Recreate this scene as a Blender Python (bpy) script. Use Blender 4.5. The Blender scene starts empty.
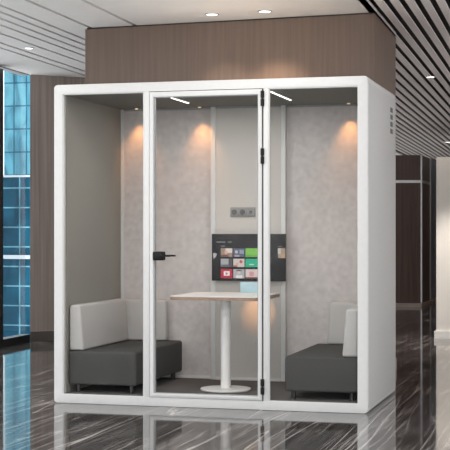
import bpy, bmesh, math, random
from mathutils import Vector, Matrix
random.seed(4)
S = bpy.context.scene
COL = S.collection
R = math.radians

# ------------------------------------------------------------------ helpers
def link(o): COL.objects.link(o); return o

def smooth(me, ang=35):
    for p in me.polygons: p.use_smooth = True
    try: me.set_sharp_from_angle(angle=R(ang))
    except Exception: pass

def obj(name, bm, mat, parent=None, sm=True):
    me = bpy.data.meshes.new(name)
    bmesh.ops.recalc_face_normals(bm, faces=bm.faces)
    bm.to_mesh(me); bm.free()
    if sm: smooth(me)
    for m in (mat if isinstance(mat, (list, tuple)) else [mat]): me.materials.append(m)
    o = link(bpy.data.objects.new(name, me))
    if parent is not None:
        o.parent = parent
        o.matrix_parent_inverse = parent_world(parent).inverted()
    return o

def parent_world(p):
    m = p.matrix_basis.copy()
    q = p
    while q.parent is not None:
        m = q.parent.matrix_basis @ q.matrix_parent_inverse @ m if False else m
        q = q.parent
    if p.parent is not None:
        m = parent_world(p.parent) @ p.matrix_parent_inverse @ p.matrix_basis
    return m

def empty(name, loc, label, cat, group=None):
    o = link(bpy.data.objects.new(name, None))
    o.empty_display_size = .1; o.location = loc
    return tag(o, label, cat, group)

def tag(o, label, cat, group=None):
    o['label'] = label; o['category'] = cat
    if group: o['group'] = group
    return o

def struct(o): o['kind'] = 'structure'; return o

def box(bm, x0, x1, y0, y1, z0, z1, bev=0, seg=2, M=None):
    r = bmesh.ops.create_cube(bm, size=1)
    vs = r['verts']
    for v in vs:
        v.co = Vector((x0 + (v.co.x + .5) * (x1 - x0), y0 + (v.co.y + .5) * (y1 - y0), z0 + (v.co.z + .5) * (z1 - z0)))
    if M is not None:
        for v in vs: v.co = M @ v.co
    if bev:
        es = list({e for v in vs for e in v.link_edges})
        r = bmesh.ops.bevel(bm, geom=es, offset=bev, segments=seg, profile=.5, affect='EDGES')
    return bm

def bx(*a, **k): return box(bmesh.new(), *a, **k)

def cyl(bm, c, r, h, seg=32, axis='Z', r2=None, bev=0):
    res = bmesh.ops.create_cone(bm, cap_ends=True, segments=seg, radius1=r, radius2=r if r2 is None else r2, depth=h)
    vs = res['verts']
    rot = {'Z': Matrix.Identity(4), 'X': Matrix.Rotation(R(90), 4, 'Y'), 'Y': Matrix.Rotation(R(90), 4, 'X')}[axis]
    for v in vs: v.co = rot @ v.co + Vector(c)
    if bev:
        es = [e for e in {e for v in vs for e in v.link_edges} if any(len(f.verts) > 4 for f in e.link_faces)]
        bmesh.ops.bevel(bm, geom=es, offset=bev, segments=3, profile=.5, affect='EDGES')
    return bm

def prism(bm, pts, z0, z1):
    lo = [bm.verts.new((x, y, z0)) for x, y in pts]; hi = [bm.verts.new((x, y, z1)) for x, y in pts]
    n = len(pts)
    bm.faces.new(lo[::-1]); bm.faces.new(hi)
    for i in range(n): bm.faces.new((lo[i], lo[(i + 1) % n], hi[(i + 1) % n], hi[i]))
    return bm

def rrect(x0, x1, z0, z1, r, n=5):
    out = []
    for cx, cz, a0 in ((x1 - r, z1 - r, 0), (x0 + r, z1 - r, 90), (x0 + r, z0 + r, 180), (x1 - r, z0 + r, 270)):
        for i in range(n + 1):
            a = R(a0 + 90 * i / n); out.append((cx + r * math.cos(a), cz + r * math.sin(a)))
    return out

def ring(bm, outer, inner, y0, y1):
    """extruded frame in the XZ plane; outer and inner have the same number of points"""
    n = len(outer)
    V = [[bm.verts.new((x, y, z)) for x, z in L] for L, y in ((outer, y0), (inner, y0), (inner, y1), (outer, y1))]
    for k in range(4):
        A, B = V[k], V[(k + 1) % 4]
        for i in range(n):
            j = (i + 1) % n
            bm.faces.new((A[i], A[j], B[j], B[i]))
    return bm

# ------------------------------------------------------------------ materials
def mat(name, col, rough=.5, metal=0, spec=.5, noise=None, bump=None, emit=None, coat=0):
    m = bpy.data.materials.new(name); m.use_nodes = True
    nt = m.node_tree; b = nt.nodes['Principled BSDF']
    b.inputs['Base Color'].default_value = (*col, 1)
    b.inputs['Roughness'].default_value = rough
    b.inputs['Metallic'].default_value = metal
    b.inputs['Specular IOR Level'].default_value = spec
    b.inputs['Coat Weight'].default_value = coat
    tc = nt.nodes.new('ShaderNodeTexCoord')
    if noise:                       # (scale xyz, amount, detail)
        sc, amt, det = noise
        mp = nt.nodes.new('ShaderNodeMapping'); mp.inputs['Scale'].default_value = sc
        n = nt.nodes.new('ShaderNodeTexNoise'); n.inputs['Scale'].default_value = 1; n.inputs['Detail'].default_value = det
        cr = nt.nodes.new('ShaderNodeValToRGB')
        cr.color_ramp.elements[0].position = .3; cr.color_ramp.elements[1].position = .7
        cr.color_ramp.elements[0].color = tuple(c * (1 - amt) for c in col) + (1,)
        cr.color_ramp.elements[1].color = tuple(min(1, c * (1 + amt)) for c in col) + (1,)
        nt.links.new(tc.outputs['Object'], mp.inputs['Vector']); nt.links.new(mp.outputs[0], n.inputs['Vector'])
        nt.links.new(n.outputs['Fac'], cr.inputs['Fac']); nt.links.new(cr.outputs[0], b.inputs['Base Color'])
    if bump:                        # (scale, strength)
        n2 = nt.nodes.new('ShaderNodeTexNoise'); n2.inputs['Scale'].default_value = bump[0]; n2.inputs['Detail'].default_value = 4
        bp = nt.nodes.new('ShaderNodeBump'); bp.inputs['Strength'].default_value = bump[1]; bp.inputs['Distance'].default_value = .004
        nt.links.new(tc.outputs['Object'], n2.inputs['Vector'])
        nt.links.new(n2.outputs['Fac'], bp.inputs['Height']); nt.links.new(bp.outputs[0], b.inputs['Normal'])
    if emit:
        b.inputs['Emission Color'].default_value = (*emit[0], 1); b.inputs['Emission Strength'].default_value = emit[1]
    return m

def glass(name, tint, refl=.003):
    m = bpy.data.materials.new(name); m.use_nodes = True
    nt = m.node_tree; nt.nodes.clear()
    o = nt.nodes.new('ShaderNodeOutputMaterial'); mx = nt.nodes.new('ShaderNodeMixShader')
    t = nt.nodes.new('ShaderNodeBsdfTransparent'); t.inputs[0].default_value = (*tint, 1)
    g = nt.nodes.new('ShaderNodeBsdfGlossy'); g.inputs['Roughness'].default_value = .02
    lw = nt.nodes.new('ShaderNodeLayerWeight'); lw.inputs['Blend'].default_value = .5
    pw = nt.nodes.new('ShaderNodeMath'); pw.operation = 'POWER'; pw.inputs[1].default_value = 5
    ma = nt.nodes.new('ShaderNodeMath'); ma.operation = 'MULTIPLY_ADD'; ma.inputs[1].default_value = .9; ma.inputs[2].default_value = refl
    nt.links.new(lw.outputs['Facing'], pw.inputs[0]); nt.links.new(pw.outputs[0], ma.inputs[0])
    nt.links.new(ma.outputs[0], mx.inputs[0]); nt.links.new(t.outputs[0], mx.inputs[1]); nt.links.new(g.outputs[0], mx.inputs[2])
    nt.links.new(mx.outputs[0], o.inputs['Surface'])
    return m

def marble():
    m = bpy.data.materials.new('dark_veined_marble'); m.use_nodes = True
    nt = m.node_tree; b = nt.nodes['Principled BSDF']; L = nt.links.new
    tc = nt.nodes.new('ShaderNodeTexCoord')
    def noise(scale, det, rot=0, dist=0, rough=.55):
        mp = nt.nodes.new('ShaderNodeMapping'); mp.inputs['Scale'].default_value = scale; mp.inputs['Rotation'].default_value = (0, 0, R(rot))
        n = nt.nodes.new('ShaderNodeTexNoise'); n.inputs['Scale'].default_value = 1; n.inputs['Detail'].default_value = det
        n.inputs['Roughness'].default_value = rough; n.inputs['Distortion'].default_value = dist
        L(tc.outputs['Object'], mp.inputs['Vector']); L(mp.outputs[0], n.inputs['Vector']); return n.outputs['Fac']
    def math_(op, a, bv=None, cl=False):
        x = nt.nodes.new('ShaderNodeMath'); x.operation = op; x.use_clamp = cl
        for i, s in enumerate((a, bv)):
            if s is None: continue
            if isinstance(s, (int, float)): x.inputs[i].default_value = s
            else: L(s, x.inputs[i])
        return x.outputs[0]
    def vein(fac, width):
        d = math_('ABSOLUTE', math_('SUBTRACT', fac, .5))
        return math_('SUBTRACT', 1, math_('DIVIDE', d, width), True)
    v1 = vein(noise((6.5, .26, 1), 1.5, -3, .0, .35), .015)
    v2 = vein(noise((21, .6, 1), 1.5, -6, .0, .4), .035)
    br = noise((3.5, .5, 1), 2, -4)
    gate = math_('MULTIPLY', math_('SUBTRACT', br, .30), 4.0, True)
    vv = math_('MULTIPLY', math_('MAXIMUM', v1, math_('MULTIPLY', v2, .6)), gate, True)
    cr = nt.nodes.new('ShaderNodeValToRGB')
    e = cr.color_ramp.elements
    e[0].position = .3; e[0].color = (.014, .0125, .012, 1); e[1].position = .72; e[1].color = (.092, .082, .078, 1)
    L(noise((14, .9, 1), 7, -4, .2, .7), cr.inputs['Fac'])
    mix = nt.nodes.new('ShaderNodeMix'); mix.data_type = 'RGBA'
    L(vv, mix.inputs['Factor']); L(cr.outputs[0], mix.inputs[6]); mix.inputs[7].default_value = (.50, .46, .44, 1)
    L(mix.outputs[2], b.inputs['Base Color'])
    b.inputs['Roughness'].default_value = .06
    b.inputs['IOR'].default_value = 1.62
    return m

def facade(name, cols, row, colw, line, lw, seed):
    m = bpy.data.materials.new(name); m.use_nodes = True
    nt = m.node_tree; b = nt.nodes['Principled BSDF']; L = nt.links.new
    tc = nt.nodes.new('ShaderNodeTexCoord'); sp = nt.nodes.new('ShaderNodeSeparateXYZ'); cb = nt.nodes.new('ShaderNodeCombineXYZ')
    L(tc.outputs['Object'], sp.inputs[0]); L(sp.outputs['X'], cb.inputs['X']); L(sp.outputs['Z'], cb.inputs['Y'])
    br = nt.nodes.new('ShaderNodeTexBrick'); br.offset = 0; br.squash = 1
    br.inputs['Scale'].default_value = 1; br.inputs['Brick Width'].default_value = colw; br.inputs['Row Height'].default_value = row
    br.inputs['Mortar Size'].default_value = lw; br.inputs['Mortar Smooth'].default_value = .1
    br.inputs['Color1'].default_value = (*cols[0], 1); br.inputs['Color2'].default_value = (*cols[1], 1); br.inputs['Mortar'].default_value = (*line, 1)
    L(cb.outputs[0], br.inputs['Vector'])
    n = nt.nodes.new('ShaderNodeTexNoise'); n.inputs['Scale'].default_value = .45; n.inputs['Detail'].default_value = 3; n.inputs['Distortion'].default_value = 1.2
    mp = nt.nodes.new('ShaderNodeMapping'); mp.inputs['Location'].default_value = (seed, 0, 0); mp.inputs['Scale'].default_value = (1.6, 1, .5)
    L(tc.outputs['Object'], mp.inputs[0]); L(mp.outputs[0], n.inputs['Vector'])
    cr = nt.nodes.new('ShaderNodeValToRGB'); cr.color_ramp.elements[0].position = .35; cr.color_ramp.elements[1].position = .65
    cr.color_ramp.elements[0].color = (.55, .6, .65, 1); cr.color_ramp.elements[1].color = (1.2, 1.25, 1.25, 1)
    L(n.outputs['Fac'], cr.inputs['Fac'])
    mx = nt.nodes.new('ShaderNodeMix'); mx.data_type = 'RGBA'; mx.blend_type = 'MULTIPLY'; mx.inputs['Factor'].default_value = 1
    L(br.outputs['Color'], mx.inputs[6]); L(cr.outputs[0], mx.inputs[7]); L(mx.outputs[2], b.inputs['Base Color'])
    b.inputs['Roughness'].default_value = .35; b.inputs['Specular IOR Level'].default_value = .08
    return m

M = {}
M['white'] = mat('white_powder_coat', (.66, .66, .655), .45, noise=((30, 30, 30), .02, 2))
M['side'] = mat('pale_grey_panel', (.61, .612, .607), .5, noise=((30, 30, 30), .02, 2))
M['lining'] = mat('grey_felt_lining', (.29, .28, .255), .95, spec=.1, noise=((60, 60, 60), .07, 3), bump=(260, .25))
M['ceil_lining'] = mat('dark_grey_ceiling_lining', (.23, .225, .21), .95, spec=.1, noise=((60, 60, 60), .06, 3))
M['fabric'] = mat('pale_mottled_fabric', (.60, .57, .56), .95, spec=.1, noise=((24, 24, 24), .09, 9), bump=(220, .3))
M['centre'] = mat('light_grey_panel', (.60, .58, .55), .9, spec=.1, noise=((70, 70, 70), .04, 3), bump=(260, .2))
M['strip'] = mat('pale_grey_strip', (.66, .67, .66), .5, noise=((20, 20, 20), .02, 2))
M['carpet'] = mat('charcoal_carpet', (.15, .143, .14), 1, spec=.05, noise=((90, 90, 90), .25, 4), bump=(400, .5))
M['black'] = mat('black_metal', (.010, .010, .010), .4, spec=.2, noise=((40, 40, 40), .1, 2))
M['tablewhite'] = mat('bright_white_paint', (.84, .835, .82), .4, noise=((30, 30, 30), .02, 2))
M['seal'] = mat('grey_seal', (.33, .34, .35), .6, noise=((40, 40, 40), .05, 2))
M['gap'] = mat('dark_gap', (.03, .03, .03), .8, noise=((40, 40, 40), .1, 2))
M['glass'] = glass('clear_glass', (.978, .976, .974))
M['winglass'] = glass('window_glass', (.93, .96, .97))
M['seat'] = mat('charcoal_upholstery', (.075, .075, .073), .9, spec=.15, noise=((120, 120, 120), .12, 3), bump=(350, .3))
M['back'] = mat('light_grey_upholstery', (.50, .495, .485), .9, spec=.15, noise=((120, 120, 120), .05, 3), bump=(350, .3))
M['leg'] = mat('dark_steel_leg', (.05, .05, .05), .4, metal=.6, noise=((40, 40, 40), .05, 2))
M['top'] = mat('white_laminate', (.86, .84, .82), .4, noise=((8, 60, 8), .03, 3))
M['edge'] = mat('wood_edge_band', (.34, .235, .175), .5, noise=((12, 12, 160), .25, 4))
M['grey'] = mat('grey_plastic', (.28, .28, .28), .5, noise=((50, 50, 50), .04, 2))
M['dgrey'] = mat('dark_grey_plastic', (.13, .13, .13), .5, noise=((50, 50, 50), .04, 2))
M['vent'] = mat('vent_grey', (.16, .17, .165), .6, noise=((50, 50, 50), .05, 2))
M['led'] = mat('lit_led_bar', (.9, .9, .9), .5, emit=((1, .98, .94), 4))
M['warm_led'] = mat('warm_lamp_lens', (.9, .8, .6), .5, emit=((1, .72, .42), 3))
M['wood'] = mat('brown_wood_cladding', (.158, .107, .081), .42, noise=((48, 48, 1.3), .13, 6))
M['wood_dark'] = mat('dark_wood_cladding', (.075, .046, .036), .40, noise=((26, 26, 1.1), .25, 6))
M['wood_grey'] = mat('grey_brown_wood_cladding', (.34, .28, .25), .5, noise=((34, 34, .8), .22, 6))
M['plinth'] = mat('dark_stone_plinth', (.10, .086, .078), .35, noise=((9, 9, 9), .15, 4))
M['plaster'] = mat('white_ceiling_plaster', (.78, .755, .745), .8, noise=((6, 6, 6), .02, 3))
M['slat'] = mat('pale_ceiling_slat', (.86, .80, .785), .5, noise=((20, 1.2, 20), .05, 3))
M['void'] = mat('dark_ceiling_void', (.022, .018, .018), .8, noise=((5, 5, 5), .2, 2))
M['paint'] = mat('off_white_wall_paint', (.76, .73, .69), .7, noise=((5, 5, 5), .02, 2))
M['basew'] = mat('white_skirting', (.80, .79, .77), .4, noise=((9, 9, 9), .02, 2))
M['mull'] = mat('dark_window_frame', (.012, .018, .026), .35, noise=((9, 9, 9), .1, 2))
M['steel'] = mat('brushed_steel', (.62, .62, .64), .3, metal=.9, noise=((20, 20, 2), .05, 3))
M['stone'] = mat('light_stone_curb', (.34, .28, .25), .4, noise=((8, 8, 8), .1, 4))
M['bluegl'] = mat('blue_grey_glazed_panel', (.12, .17, .22), .3, noise=((12, 12, 2), .25, 4))
M['marble'] = marble()
M['tower_far'] = facade('sky_reflection_curtain_wall', ((.085, .27, .36), (.13, .34, .42)), 2.15, 1.25, (.03, .12, .18), .07, 3)  # pale blue holds the sky reflection of the upper panels
M['tower_near'] = facade('low_reflection_curtain_wall', ((.005, .050, .085), (.008, .066, .110)), 1.55, 3.1, (.12, .26, .32), .055, 9)  # darker tone of the same facade, where less sky reflects
M['ledge'] = mat('white_ledge', (.42, .48, .52), .6, noise=((2, 2, 2), .04, 2))

# ------------------------------------------------------------------ plan frame of the lobby: turned 1.5 degrees against the booth
A = R(1.5); UX = Vector((math.cos(A), math.sin(A), 0)); VX = Vector((-math.sin(A), math.cos(A), 0))
LOBBY = Matrix.Rotation(A, 4, 'Z')
def uv(x, y): return (x * math.cos(A) + y * math.sin(A), -x * math.sin(A) + y * math.cos(A))
CH = 3.0

# floor
struct(obj('floor', bx(-2.75, 6.6, -12, 26, -.12, 0), M['marble']))

# ceiling: plaster field, slots on the left, open slats on the right
bm = bmesh.new()
def strip(u0, u1, v0=-4.5, v1=25.5, th=.03): box(bm, u0, u1, v0, v1, CH, CH + th, M=LOBBY)
edges = [-2.235, -1.655, -1.515, -1.272, -1.075, -.935, -.80, -.672, -.385, .03]
for i in range(len(edges) - 1):
    strip(edges[i] + (.019 if i else 0), edges[i + 1] - .019)
strip(.049, 2.125, v1=3.0)
struct(obj('ceiling', bm, M['plaster'], sm=False))
bm = bmesh.new()
u = -0.3; us = []
k = -18
while 2.155 + k * .1145 < 8.6:
    c = 2.155 + k * .1145
    v0 = 3.02 if c + .1 < 2.12 else -4.5
    box(bm, c + .026, c + .1145 - .026, v0, 25.5, CH, CH + .015, M=LOBBY)
    k += 1
struct(obj('trim_1', bm, M['slat'], sm=False))
struct(obj('trim_2', bx(-2.24, 8.7, -4.5, 25.5, CH + .22, CH + .28, M=LOBBY), M['void'], sm=False))
struct(obj('wall_back', bx(-3, 9, 25.0, 25.2, 0, CH + .2, M=LOBBY), M['wood_dark'], sm=False))

# window wall on the left
WU = -2.23
w = bmesh.new()
box(w, WU - .10, WU + .01, -9, 5.06, 0, .085, M=LOBBY)
box(w, WU - .10, WU + .0, -9, 5.06, CH - .008, CH, M=LOBBY)
for v in (4.17, 1.2, -1.6, -4.4, -7.2):
    box(w, WU - .10, WU + .02, v - .10, v + .10, .085, CH - .03, M=LOBBY)
win = struct(obj('window_1', w, M['mull'], sm=False))
g = obj('window_glass', bx(WU - .055, WU - .045, -9, 5.05, .085, CH - .03, M=LOBBY), M['winglass'], win, sm=False)
g['kind'] = 'structure'

# outside: glass tower split in two, its sky reflection set by colour
def tower(name, x0, x1, y, z0, z1, m, label, ledge=None):
    r = empty(name, (x0, y, z0), label, 'building', None)
    obj('facade', bx(x0, x1, y, y + 12, z0, z1), m, r, sm=False)
    obj('roof_parapet', bx(x0 - .1, x1 + .1, y - .12, y + 12, z1, z1 + .16), M['ledge'], r, sm=False)
    if ledge:
        obj('ledge', bx(x0 - .2, x1 + .2, y - .5, y - .01, ledge, ledge + .30), M['ledge'], r, sm=False)
    return r
# ------------------------------------------------------------------ camera numbers (used for plan distances of far things only)
F = 1363.46; YAW = -.2674; CAM = Vector((3.8027, -9.1919, 1.2428))
fw = Vector((math.sin(YAW), math.cos(YAW), 0)); rt = Vector((math.cos(YAW), -math.sin(YAW), 0))

tower('glass_tower', -49.75, -34, 108.2, -20, 44, M['tower_far'], 'tall glass tower coloured pale blue for its sky reflection, seen through the upper part of the left window')  # upper storeys added so the floor mirrors blue instead of white
tower('glass_tower', -42.1, -28, 90.4, -20, 5.5, M['tower_near'], 'darker lower part of the tower, added as a separate teal block with a white ledge, outside the left window', -.95)

# left pillar / clad wall end
P0 = (-2.355, 5.0); P1 = (-1.79, 5.50)
d = Vector((P1[0] - P0[0], P1[1] - P0[1])); d.normalize(); nrm = Vector((-d.y, d.x)); V2 = Vector((VX.x, VX.y))
e = Vector(P0) + d * 1.7
def quad(p, q, t, off=0): 
    p = Vector(p) - nrm * off; q = Vector(q) - nrm * off
    return [tuple(p), tuple(q), tuple(q + V2 * (t + off)), tuple(p + V2 * (t + off))]
lp = empty('clad_pillar', (P0[0], P0[1], 0), 'grey-brown wood-clad pillar with dark stone plinth beside the left window', 'pillar')
obj('cladding', prism(bmesh.new(), quad(P0, e, .6), .115, CH - .002), M['wood_grey'], lp, sm=False)
obj('plinth', prism(bmesh.new(), quad(P0, e, .6, .012), 0, .115), M['plinth'], lp, sm=False)
obj('cap_rail', prism(bmesh.new(), quad(P0, e, .6, .016), .113, .121), M['stone'], lp, sm=False)

# big brown pillar behind the booth
bp = empty('clad_pillar', (.8, 1.8, 0), 'broad brown wood-clad pillar rising behind the white booth', 'pillar')
pts = [(-.48, 1.865), (2.072, 1.68), (2.04, 3.06), (-.45, 3.15)]
obj('cladding', prism(bmesh.new(), pts, .10, CH - .012), M['wood'], bp, sm=False)
obj('plinth', prism(bmesh.new(), [(-.49, 1.855), (2.082, 1.67), (2.05, 3.07), (-.46, 3.16)], 0, .10), M['plinth'], bp, sm=False)
obj('shadow_gap', prism(bmesh.new(), [(-.47, 1.875), (2.062, 1.69), (2.03, 3.05), (-.44, 3.14)], CH - .012, CH - .001), M['void'], bp, sm=False)

# distant dark core on the right
def cam(x, dd):
    l = (x - 225) / F * dd; p = CAM + fw * dd + rt * l; return (p.x, p.y)
c0, c1, c2, c3 = (.30, 13.26), cam(421.5, 22.55), cam(430, 23.6), cam(440, 25.4)
core = empty('clad_block', (c1[0], c1[1], 0), 'dark brown glossy clad block with steel edge strips, beyond the right end of the booth', 'pillar')
back = (.3, 16.0)
ZC = 2.50; ZB = 2.04
obj('lower_cladding', prism(bmesh.new(), [c0, c1, c2, (.9, 16.0), back], .05, ZB), M['wood_dark'], core, sm=False)
obj('upper_cladding', prism(bmesh.new(), [c0, c1, c2, (.9, 16.0), back], ZB + .045, ZC), M['wood_dark'], core, sm=False)
obj('steel_band', prism(bmesh.new(), [(c0[0], c0[1] - .01), (c1[0] + .012, c1[1] - .01), (c2[0] + .01, c2[1]), (.9, 15.9), (.31, 15.9)], ZB, ZB + .045), M['steel'], core, sm=False)
obj('edge_strip', bx(c1[0] - .012, c1[0] + .012, c1[1] - .02, c1[1] + .01, .06, ZC), M['steel'], core, sm=False)
obj('edge_strip', bx(c2[0] - .012, c2[0] + .02, c2[1] - .02, c2[1] + .01, .06, ZC), M['steel'], core, sm=False)
obj('glazed_panel', prism(bmesh.new(), [(c2[0] + .02, c2[1] + .01), c3, (c3[0], c3[1] + .2), (c2[0] + .02, c2[1] + .6)], .05, ZC), M['bluegl'], core, sm=False)
obj('stone_curb', prism(bmesh.new(), [(c0[0], c0[1] - .22), (c1[0] + .03, c1[1] - .22), (c2[0] + .05, c2[1] - .06), (c2[0] + .02, c2[1] + .5), (c0[0], c0[1] + .5)], 0, .05), M['stone'], core, sm=False)

# white partition on the right
W0 = uv(*cam(436.3, 15.8))
pw_ = empty('partition_wall', (LOBBY @ Vector((W0[0] + 1.5, W0[1], 0))), 'free-standing off-white partition with white skirting at the right edge of the picture', 'partition')
obj('wall_panel', bx(W0[0], W0[0] + 3.4, W0[1], W0[1] + .16, .085, 2.1, M=LOBBY), M['paint'], pw_, sm=False)
obj('skirting', bx(W0[0] - .022, W0[0] + 3.42, W0[1] - .025, W0[1] + .185, 0, .085, M=LOBBY), M['basew'], pw_, sm=False)
struct(obj('shade_wall_right', bx(6.2, 6.4, 2.2, 25, 0, CH + .2, M=LOBBY), M['wood'], sm=False))  # unseen wall added to cut the light from the right

# ceiling downlights
def downlight(x, y, label, power, col=(1, .86, .70), size=.045, ang=100, tgt=None):
    r = empty('ceiling_downlight', (x, y, CH), label, 'ceiling light', 'recessed ceiling downlights')
    b = bmesh.new()
    n = 28
    prof = [(size * 1.35, CH - .004), (size * 1.35, CH + .001), (size, CH + .001), (size * .98, CH - .006), (size * 1.2, CH - .008)]
    rings = [[b.verts.new((x + q * math.cos(2 * math.pi * i / n), y + q * math.sin(2 * math.pi * i / n), z)) for i in range(n)] for q, z in prof]
    for a_ in range(len(rings)):
        A_, B_ = rings[a_], rings[(a_ + 1) % len(rings)]
        for i in range(n): b.faces.new((A_[i], A_[(i + 1) % n], B_[(i + 1) % n], B_[i]))
    obj('trim_ring', b, M['steel'], r)
    obj('lens', cyl(bmesh.new(), (x, y, CH - .004), size * .97, .004), M['led'], r)
    L = bpy.data.lights.new('downlight_lamp', 'SPOT'); L.energy = power; L.color = col; L.spot_size = R(ang); L.spot_blend = .8 if ang > 90 else .35; L.shadow_soft_size = .05
    lo = link(bpy.data.objects.new('downlight_lamp', L)); lo.location = (x, y, CH - .03)
    return r
downlight(.785, 1.424, 'left one of two downlights in the white ceiling above the booth', 40)
downlight(1.234, 1.391, 'right one of two downlights in the white ceiling above the booth', 85, (1, .80, .60))
downlight(-1.515 + .05, 2.919, 'downlight in the slotted ceiling above the left window', 14, size=.035)
downlight(1.957, 6.744 - .35, 'downlight among the open slats in front of the white partition', 25, size=.045)
downlight(2.45, 5.65, 'downlight among the open slats, outside the right edge in front of the partition', 330, (1, .92, .83), ang=76)
downlight(.93, 17.9, 'far downlight among the slats beyond the white partition', 30, size=.06)

# ================================================================== THE BOOTH
W, H, D = 2.292, 2.30, 1.292
T = .066
booth = empty('office_booth', (W / 2, D / 2, 0), 'white freestanding glass-fronted meeting booth standing on the marble floor', 'booth')
# outer shell ring
sh = bmesh.new()
ring(sh, rrect(0, W, 0, H, .028), rrect(T, W - T, .064, H - T, .003), 0, D)
es = [e_ for e_ in sh.edges if abs(e_.verts[0].co.y - e_.verts[1].co.y) < 1e-6 and min(e_.verts[0].co.x, W - e_.verts[0].co.x, e_.verts[0].co.z, H - e_.verts[0].co.z) < .02 and min(e_.verts[1].co.x, W - e_.verts[1].co.x, e_.verts[1].co.z, H - e_.verts[1].co.z) < .02 and len(e_.link_faces) == 2]
bmesh.ops.bevel(sh, geom=es, offset=.006, segments=2, profile=.5, affect='EDGES')
obj('shell', sh, M['white'], booth)
sp_ = obj('side_panel', bx(W - .001, W + .004, .012, D - .012, .04, H - .045, bev=.002), M['side'], booth)
for i in range(4):
    z = 2.155 - i * .0535
    vb = bmesh.new()
    box(vb, W + .0035, W + .006, 1.005, 1.115, z - .018, z + .018, bev=.002)
    for q in range(3): box(vb, W + .005, W + .008, 1.010, 1.110, z - .012 + q * .012 - .002, z - .012 + q * .012 + .002)
    obj('vent_grille', vb, M['vent'], sp_)
# interior linings
Y0, YB = .060, 1.235
IX0, IX1, IZ0, IZ1 = T, W - T, .064, H - T
obj('wall_lining', bx(IX0, IX0 + .010, Y0, YB, IZ0, IZ1), M['lining'], booth, sm=False)
obj('wall_lining', bx(IX1 - .010, IX1, Y0, YB, IZ0, IZ1), M['lining'], booth, sm=False)
obj('ceiling_lining', bx(IX0 + .010, IX1 - .010, Y0, YB, IZ1 - .008, IZ1), M['ceil_lining'], booth, sm=False)
obj('carpet', bx(IX0 + .010, IX1 - .010, .02, YB, IZ0, IZ0 + .006), M['carpet'], booth, sm=False)
# back wall
obj('fabric_panel', bx(IX0, .86, YB, YB + .03, IZ0, IZ1), M['fabric'], booth, sm=False)
obj('fabric_panel', bx(1.43, IX1, YB, YB + .03, IZ0, IZ1), M['fabric'], booth, sm=False)
cp = obj('centre_panel', bx(.885, 1.412, YB - .050, YB + .03, IZ0 + .006, IZ1 - .008, bev=.001), M['centre'], booth)
for x0, x1 in ((.842, .884), (1.413, 1.449)):
    obj('upright_strip', bx(x0, x1, YB - .054, YB + .03, IZ0 + .006, IZ1 - .008, bev=.003), M['strip'], booth)
obj('upright_strip', bx(IX0 + .010, IX0 + .034, YB - .02, YB, IZ0 + .006, IZ1 - .008, bev=.003), M['strip'], booth)
obj('upright_strip', bx(IX1 - .034, IX1 - .010, YB - .02, YB, IZ0 + .006, IZ1 - .008, bev=.003), M['strip'], booth)
for x0, x1 in ((IX0 + .036, .840), (.886, 1.411), (1.451, IX1 - .036)):
    y = YB - .052 if x0 > .86 and x1 < 1.43 else YB
    obj('skirting', bx(x0, x1, y - .012, y, IZ0 + .006, IZ0 + .028, bev=.002), M['strip'], booth)
    obj('cove_strip', bx(x0, x1, y - .012, y, IZ1 - .024, IZ1 - .008, bev=.002), M['seal'], booth)
# power sockets
py = YB - .050
sk = obj('socket_plate', bx(1.005, 1.207, py - .010, py, 1.354, 1.430, bev=.003), M['grey'], booth)
for i in range(3):
    cx_ = 1.005 + .034 + i * .067
    b = bmesh.new(); box(b, cx_ - .029, cx_ + .029, py - .013, py - .009, 1.363, 1.421, bev=.002)
    obj('socket', b, M['grey'], sk)
    obj('socket_face', cyl(bmesh.new(), (cx_, py - .0135, 1.392), .021 if i < 2 else .013, .003, 24, 'Y'), M['dgrey'], sk)
# LED bars and warm wall washers
for x, y0, y1 in ((.792, .12, .745), (1.594, .085, .722)):
    lb = obj('light_bar', bx(x - .009, x + .009, y0, y1, IZ1 - .017, IZ1 - .007, bev=.002), M['strip'], booth)
    obj('diffuser', bx(x - .006, x + .006, y0 + .005, y1 - .005, IZ1 - .0195, IZ1 - .016), M['led'], lb, sm=False)
    bl = bpy.data.lights.new('light_bar_lamp', 'AREA'); bl.shape = 'RECTANGLE'; bl.size = .018; bl.size_y = .6; bl.energy = 4; bl.color = (1, .97, .93)
    blo = link(bpy.data.objects.new('light_bar_lamp', bl)); blo.location = (x, (y0 + y1) / 2, IZ1 - .022)
def spot(loc, tgt, power, ang, col=(1, .60, .28), blend=.35):
    L = bpy.data.lights.new('warm_glow_spot', 'SPOT'); L.energy = power; L.color = col
    L.spot_size = R(ang); L.spot_blend = blend; L.shadow_soft_size = .012
    o = link(bpy.data.objects.new('warm_glow_spot', L)); o.location = loc
    o.rotation_euler = (Vector(tgt) - Vector(loc)).to_track_quat('-Z', 'Y').to_euler()
for x in (.24, .765, 1.955):
    b = cyl(bmesh.new(), (x, YB - .10, IZ1 - .0115), .016, .007, 24, bev=.002)
    dl = obj('wall_washer', b, M['strip'], booth)
    obj('lens', cyl(bmesh.new(), (x, YB - .10, IZ1 - .0155), .011, .0015, 20), M['warm_led'], dl)
    spot((x, YB - .10, IZ1 - .02), (x, YB, 1.66), 9.0, 68, (1, .45, .16), .9)

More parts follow.
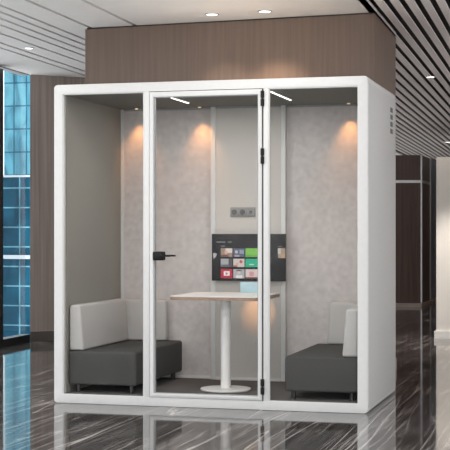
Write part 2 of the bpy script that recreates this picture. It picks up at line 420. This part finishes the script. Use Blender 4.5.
# front glazing: posts, fixed panes, door
def post(x0, x1): 
    return obj('front_post', bx(x0, x1, 0, .032, IZ0, IZ1, bev=.003), M['white'], booth)
post(.688, .727); post(1.560, 1.596)
def pane(name, x0, x1, par):
    gk = bmesh.new()
    ring(gk, [(x0, IZ0), (x1, IZ0), (x1, IZ1), (x0, IZ1)], [(x0 + .007, IZ0 + .003), (x1 - .007, IZ0 + .003), (x1 - .007, IZ1 - .007), (x0 + .007, IZ1 - .007)], .006, .030)
    p = obj('pane_gasket', gk, M['strip'], par, sm=False)
    obj(name, bx(x0 + .004, x1 - .004, .014, .022, IZ0 + .002, IZ1 - .006), M['glass'], p, sm=False)
pane('fixed_glass', IX0, .686, booth); pane('fixed_glass', 1.596, IX1, booth)
DX0, DX1, DZ0, DZ1 = .731, 1.550, .0665, IZ1 - .005
dr = bmesh.new()
ring(dr, [(DX0, DZ0), (DX1, DZ0), (DX1, DZ1), (DX0, DZ1)], [(DX0 + .028, DZ0 + .026), (DX1 - .026, DZ0 + .026), (DX1 - .026, DZ1 - .036), (DX0 + .028, DZ1 - .036)], -.006, .030)
es = [e_ for e_ in dr.edges]
bmesh.ops.bevel(dr, geom=es, offset=.002, segments=1, profile=.5, affect='EDGES')
door = obj('door', dr, M['white'], booth)
a0, a1, b0, b1 = DX0 + .028, DX1 - .026, DZ0 + .026, DZ1 - .036
gs = bmesh.new()
ring(gs, [(a0, b0), (a1, b0), (a1, b1), (a0, b1)], [(a0 + .010, b0 + .004), (a1 - .006, b0 + .006), (a1 - .006, b1 - .006), (a0 + .010, b1 - .006)], .004, .03)
obj('door_seal', gs, M['seal'], door, sm=False)
obj('door_glass', bx(a0 + .003, a1 - .003, .013, .021, b0 + .003, b1 - .003), M['glass'], door, sm=False)
# dark joints around the door
for x0, x1 in ((.7275, .7305), (1.5505, 1.5595)):
    obj('door_joint', bx(x0, x1, .012, .045, IZ0, IZ1), M['gap'], booth, sm=False)
obj('door_joint', bx(.7305, 1.5505, .012, .045, IZ1 - .0045, IZ1), M['gap'], booth, sm=False)
# lever handle (on both faces of the glass)
hb = bmesh.new()
box(hb, .757, .836, -.022, .012, 1.035, 1.098, bev=.010, seg=3)
box(hb, .757, .836, .022, .045, 1.035, 1.098, bev=.010, seg=3)
cyl(hb, (.822, -.036, 1.068), .009, .034, 20, 'Y')
box(hb, .815, .902, -.056, -.044, 1.0615, 1.0745, bev=.004)
cyl(hb, (.822, .057, 1.068), .009, .03, 20, 'Y')
box(hb, .815, .902, .062, .074, 1.0615, 1.0745, bev=.004)
obj('lever_handle', hb, M['black'], door)
for z in (2.163, 1.763, .163):
    hg = bmesh.new()
    for s in (-1, 1):
        cyl(hg, (1.555, -.012, z + s * .028), .0095, .050, 20, bev=.002)
    cyl(hg, (1.555, -.012, z), .006, .02, 16)
    box(hg, 1.542, 1.568, -.010, -.004, z - .053, z - .004, bev=.001)
    box(hg, 1.542, 1.568, -.010, -.004, z + .004, z + .053, bev=.001)
    obj('hinge', hg, M['black'], door)

# ================================================================== TABLE
ft = IZ0 + .006
TCX, TCY, TZ = 1.124, .62, .771
tb = empty('meeting_table', (TCX, TCY, ft), 'pale-topped pedestal table with wood edge, standing inside the booth behind the door', 'table')
def slab(x0, x1, y0, y1, z0, z1, r):
    b = bmesh.new(); prism(b, rrect(x0, x1, y0, y1, r), z0, z1); return b
tp = obj('tabletop', slab(TCX - .336, TCX + .336, TCY - .35, TCY + .35, TZ - .006, TZ, .035), M['top'], tb)
obj('edge_band', slab(TCX - .335, TCX + .335, TCY - .349, TCY + .349, TZ - .030, TZ - .006, .035), M['edge'], tp)
obj('pedestal', cyl(bmesh.new(), (1.148, .52, (ft + TZ - .03) / 2 + .006), .038, TZ - .03 - ft - .012, 40), M['tablewhite'], tb)
obj('base_disc', cyl(bmesh.new(), (1.148, .52, ft + .0075), .187, .015, 64, bev=.005), M['tablewhite'], tb)
obj('mounting_plate', bx(1.148 - .11, 1.148 + .11, .41, .63, TZ - .036, TZ - .030), M['tablewhite'], tb)
pk = obj('added_underside_lamp', cyl(bmesh.new(), (1.265, .945, TZ - .036), .022, .012, 24), M['strip'], tb)  # lamp added under the top to make the orange glow on the panel
obj('lens', cyl(bmesh.new(), (1.265, .945, TZ - .043), .016, .002, 20), M['warm_led'], pk)
spot((1.265, .945, TZ - .05), (1.235, 1.19, .62), 3.2, 66, (1, .47, .18), .8)

# pale blue card standing at the back of the table
cx0 = 1.15
b = bmesh.new()
box(b, cx0, cx0 + .155, .935, .941, TZ, TZ + .082, bev=.001)
box(b, cx0, cx0 + .155, .941, .962, TZ, TZ + .004)
tag(obj('stand_card', b, mat('pale_blue_card', (.42, .60, .66), .6, noise=((20, 20, 20), .05, 2))), 'pale blue card standing on the table below the screen', 'card')

# ================================================================== SCREEN
tvx0, tvx1, tvz0, tvz1, tvy = .864, 1.462, .853, 1.221, YB - .054
tv = empty('wall_screen', ((tvx0 + tvx1) / 2, tvy, (tvz0 + tvz1) / 2), 'black flat television on the booth back wall showing colourful tiles', 'television')
obj('housing', bx(tvx0 + .006, tvx1 - .006, tvy - .034, tvy - .001, tvz0 + .006, tvz1 - .006, bev=.004), M['black'], tv)
scr = obj('screen', bx(tvx0, tvx1, tvy - .042, tvy - .034, tvz0, tvz1, bev=.002), mat('dark_screen', (.012, .012, .013), .22, spec=.25, noise=((6, 6, 6), .25, 3), emit=((.014, .014, .015), 1)), tv)
ys = tvy - .042
def tvp(px, py): return tvx0 + (px - 212) / 74 * (tvx1 - tvx0), tvz1 - (py - 234) / 47 * (tvz1 - tvz0)
cache = {}
def em(col):
    if col not in cache:
        cache[col] = mat('lit_pixels_%d' % len(cache), tuple(c * .3 for c in col), .4, noise=((40, 40, 40), .15, 3), emit=(col, .55))
    return cache[col]
def patch(b, px0, py0, px1, py1, dy=.0012):
    x0, z1 = tvp(px0, py0); x1, z0 = tvp(px1, py1); box(b, x0, x1, ys - dy, ys + .0005, z0, z1); return b
def disc(b, px, py, r, dy):
    x, z = tvp(px, py); cyl(b, (x, ys - dy / 2, z), r, dy, 20, 'Y'); return b
def tile(px0, py0, px1, py1, col, label, marks=()):
    o = obj('tile', patch(bmesh.new(), px0, py0, px1, py1), em(col), scr, sm=False)
    o['label'] = label
    for shp, c in marks:
        b = bmesh.new(); shp(b); obj_parts.append((b, c))
        bb = obj_parts.pop()[0]
        me = bpy.data.meshes.new('m'); bmesh.ops.recalc_face_normals(bb, faces=bb.faces); bb.to_mesh(me); bb.free()
        # join the mark into the tile's own mesh with a second material
        o.data.materials.append(em(c)); idx = len(o.data.materials) - 1
        jb = bmesh.new(); jb.from_mesh(o.data); n0 = len(jb.faces); jb.from_mesh(me); jb.faces.ensure_lookup_table()
        for f_ in jb.faces[n0:]: f_.material_index = idx
        jb.to_mesh(o.data); jb.free(); bpy.data.meshes.remove(me)
obj_parts = []
c1x, c2x, c3x = (221.2, 232.9), (233.8, 245.0), (246.0, 258.2)
r1, r2, r3 = (248.4, 257.1), (258.9, 267.1), (269.3, 278.4)
def rect(a, b_, c, d_, dy=.002): return lambda bm_: patch(bm_, a, b_, c, d_, dy)
def dot(a, b_, r, dy=.003): return lambda bm_: disc(bm_, a, b_, r, dy)
def tri(bm_):
    pts_ = [tvp(226.2, 272.4), tvp(226.2, 275.2), tvp(228.7, 273.8)]
    f0 = [bm_.verts.new((x, ys - .0032, z)) for x, z in pts_]; f1 = [bm_.verts.new((x, ys - .0005, z)) for x, z in pts_]
    bm_.faces.new(f0); bm_.faces.new(f1[::-1])
    for i in range(3): bm_.faces.new((f0[i], f1[i], f1[(i + 1) % 3], f0[(i + 1) % 3]))
def ringmark(bm_):
    x0, z1 = tvp(250.2, 271.9); x1, z0 = tvp(254.0, 275.9)
    ring(bm_, rrect(x0, x1, z0, z1, .008, 4), rrect(x0 + .0045, x1 - .0045, z0 + .0045, z1 - .0045, .005, 4), ys - .003, ys - .0005)
    x, z = tvp(252.1, 273.9); cyl(bm_, (x, ys - .002, z), .0055, .002, 16, 'Y')
tile(*(c1x[0], r1[0], c1x[1], r1[1]), (.38, .26, .20), 'brown photo tile on the screen', ((rect(226, 248.6, 232.8, 253), (.80, .72, .66)), (dot(226.5, 252.5, .014), (.75, .48, .36)), (rect(221.4, 255, 229, 257), (.16, .08, .07))))
tile(c2x[0], r1[0], c2x[1], r1[1], (.10, .12, .19), 'dark blue photo tile on the screen', ((dot(237, 252, .013), (.55, .55, .60)), (rect(240, 250, 244.5, 254), (.30, .34, .45)), (rect(235, 255, 240, 256.8), (.42, .40, .42))))
tile(c3x[0], r1[0], c3x[1], r1[1], (.23, .58, .10), 'bright green tile on the screen', ((rect(246, 254.8, 258.2, 257.1), (.16, .44, .07)),))
tile(c1x[0], r2[0], c1x[1], r2[1], (.42, .43, .43), 'grey photo tile on the screen', ((rect(229, 259, 232.9, 267), (.08, .08, .09)), (rect(221.4, 264.8, 230, 267), (.14, .14, .14))))
tile(c2x[0], r2[0], c2x[1], r2[1], (.68, .62, .58), 'pale photo tile with red patches on the screen', ((dot(241.5, 261.8, .013), (.55, .10, .09)), (dot(237.5, 264.5, .012), (.72, .42, .34)), (rect(234, 265.5, 238, 267), (.30, .10, .08))))
tile(c3x[0], r2[0], c3x[1], r2[1], (.02, .47, .27), 'teal green tile on the screen', ((rect(250, 264, 254.5, 265), (.6, .85, .75)),))
tile(c1x[0], r3[0], c1x[1], r3[1], (.50, .02, .05), 'red tile with a white play mark on the screen', ((rect(224.2, 271.4, 230.2, 276.0), (.92, .90, .90)), (tri, (.55, .03, .06))))
tile(c2x[0], r3[0], c2x[1], r3[1], (.46, .46, .48), 'grey portrait tile on the screen', ((dot(239.5, 272.8, .013), (.72, .62, .56)), (rect(236.5, 275.4, 243, 278.4), (.82, .82, .84)), (rect(237, 270, 242, 271.3, .0034), (.10, .09, .09))))
tile(c3x[0], r3[0], c3x[1], r3[1], (.74, .62, .60), 'pale tile with a red camera mark on the screen', ((ringmark, (.60, .04, .10)), (rect(246, 277.0, 258.2, 278.4), (.30, .10, .11))))
tile(278.2, 248.2, 285.4, 258.0, (.40, .30, .23), 'brown photo tile at the right edge of the screen', ((rect(278.2, 248.2, 281.0, 254), (.62, .58, .52)), (rect(281.5, 254, 285.4, 258), (.55, .36, .22))))
b = bmesh.new()
pv = [tvp(213.2, 254.0), tvp(214.6, 252.9), tvp(217.3, 254.4), tvp(215.8, 257.4), tvp(214.0, 259.4)]
f0 = [b.verts.new((x, ys - .0012, z)) for x, z in pv]; f1 = [b.verts.new((x, ys + .0005, z)) for x, z in pv]
b.faces.new(f0); b.faces.new(f1[::-1])
for i in range(5): b.faces.new((f0[i], f1[i], f1[(i + 1) % 5], f0[(i + 1) % 5]))
obj('pale_mark', b, em((.55, .55, .53)), scr, sm=False)
b = bmesh.new()
x = 217.0
for wd in (2.0, 1.2, 1.6, 1.4, 1.1):
    patch(b, x, 241.7, x + wd, 242.7); x += wd + .35
obj('menu_text', b, em((.30, .30, .30)), scr, sm=False); b = bmesh.new()
patch(b, 228.6, 241.8, 229.6, 242.6); patch(b, 230.4, 241.6, 232.0, 242.8)
obj('menu_text', b, em((.30, .30, .30)), scr, sm=False)
b = bmesh.new(); patch(b, 221.6, 246.0, 225.6, 246.9)
obj('menu_text', b, em((.20, .20, .20)), scr, sm=False)
b = bmesh.new(); patch(b, 278.6, 246.0, 282.0, 246.8)
obj('menu_text', b, em((.20, .20, .20)), scr, sm=False)

# ================================================================== SOFAS
def cushion(name, x0, x1, y0, y1, z0, z1, m, par, bev=.022, taper=None, seg=4):
    b = bmesh.new(); box(b, x0, x1, y0, y1, z0, z1)
    if taper:
        for v in b.verts:
            if v.co.z > (z0 + z1) / 2: v.co += Vector(taper(v.co))
    bmesh.ops.bevel(b, geom=list(b.edges), offset=bev, segments=seg, profile=.5, affect='EDGES')
    return obj(name, b, m, par)
def sofa(mx, label):
    X = (lambda x: x) if not mx else (lambda x: W - x)
    def c(name, x0, x1, *a, **k):
        a0_, a1_ = sorted((X(x0), X(x1))); return cushion(name, a0_, a1_, *a, **k)
    r = empty('booth_sofa', (X(.34), .63, ft), label, 'sofa', 'corner sofas in the booth')
    c('seat_block', .082, .603 if not mx else .598, .075, 1.205, .128, .372, M['seat'], r, bev=.018)
    s = -1 if mx else 1
    c('side_backrest', .082, .196, .085, 1.085, .374, .705, M['back'], r, bev=.02,
      taper=lambda co: (-s * .028 if abs(co.x - X(.196)) < .01 else 0, 0, 0))
    c('rear_backrest', .100, .500, 1.09, 1.205, .374, .695, M['back'], r, bev=.02,
      taper=lambda co: ((-s * .018 if abs(co.x - X(.500)) < .01 else 0), .035 if co.y < 1.15 else 0, 0))
    for x, y in ((.135, .135), (.545, .135), (.135, 1.14), (.545, 1.14)):
        obj('leg', cyl(bmesh.new(), (X(x), y, (ft + .130) / 2), .018, .130 - ft, 20), M['leg'], r)
    return r
sofa(False, 'grey corner sofa with charcoal seat at the left end of the booth')
sofa(True, 'grey corner sofa with charcoal seat at the right end of the booth')

# ================================================================== LIGHT
w = bpy.data.worlds.new('World'); S.world = w; w.use_nodes = True
bg = w.node_tree.nodes['Background']; bg.inputs[0].default_value = (.985, .99, 1, 1); bg.inputs[1].default_value = 2.15

def area(name, loc, size, power, col=(1, .96, .92), rot=(0, 0, 0), sy=None):
    L = bpy.data.lights.new(name, 'AREA'); L.energy = power; L.color = col; L.size = size
    if sy: L.shape = 'RECTANGLE'; L.size_y = sy
    o = link(bpy.data.objects.new(name, L)); o.location = loc; o.rotation_euler = rot
# unseen fill lights added at ceiling height in front of the booth
for y in (-1.2, -3.4):
    for x in (-.8, 1.6):
        area('ceiling_fill_light', (x, y, CH - .01), .8, 25)

# unseen fill lights added to brighten the slats from below
for y in (5.0, 11.0, 17.0):
    area('slat_fill_light', (5.6, y, 1.9), .6, 60, (1, .95, .9), rot=(R(180), 0, 0))

# ================================================================== CAMERA
cd = bpy.data.cameras.new('Camera'); co = link(bpy.data.objects.new('Camera', cd))
cd.sensor_fit = 'HORIZONTAL'; cd.sensor_width = 36; cd.lens = F / 450 * 36
cd.shift_y = (231.09 - 225) / 450
cd.clip_end = 600
co.location = CAM; co.rotation_euler = (R(90), 0, -YAW)
S.camera = co
S.view_settings.view_transform = 'Standard'; S.view_settings.look = 'None'; S.view_settings.gamma = 1
S.view_settings.use_curve_mapping = False
S.view_settings.exposure = 0.0
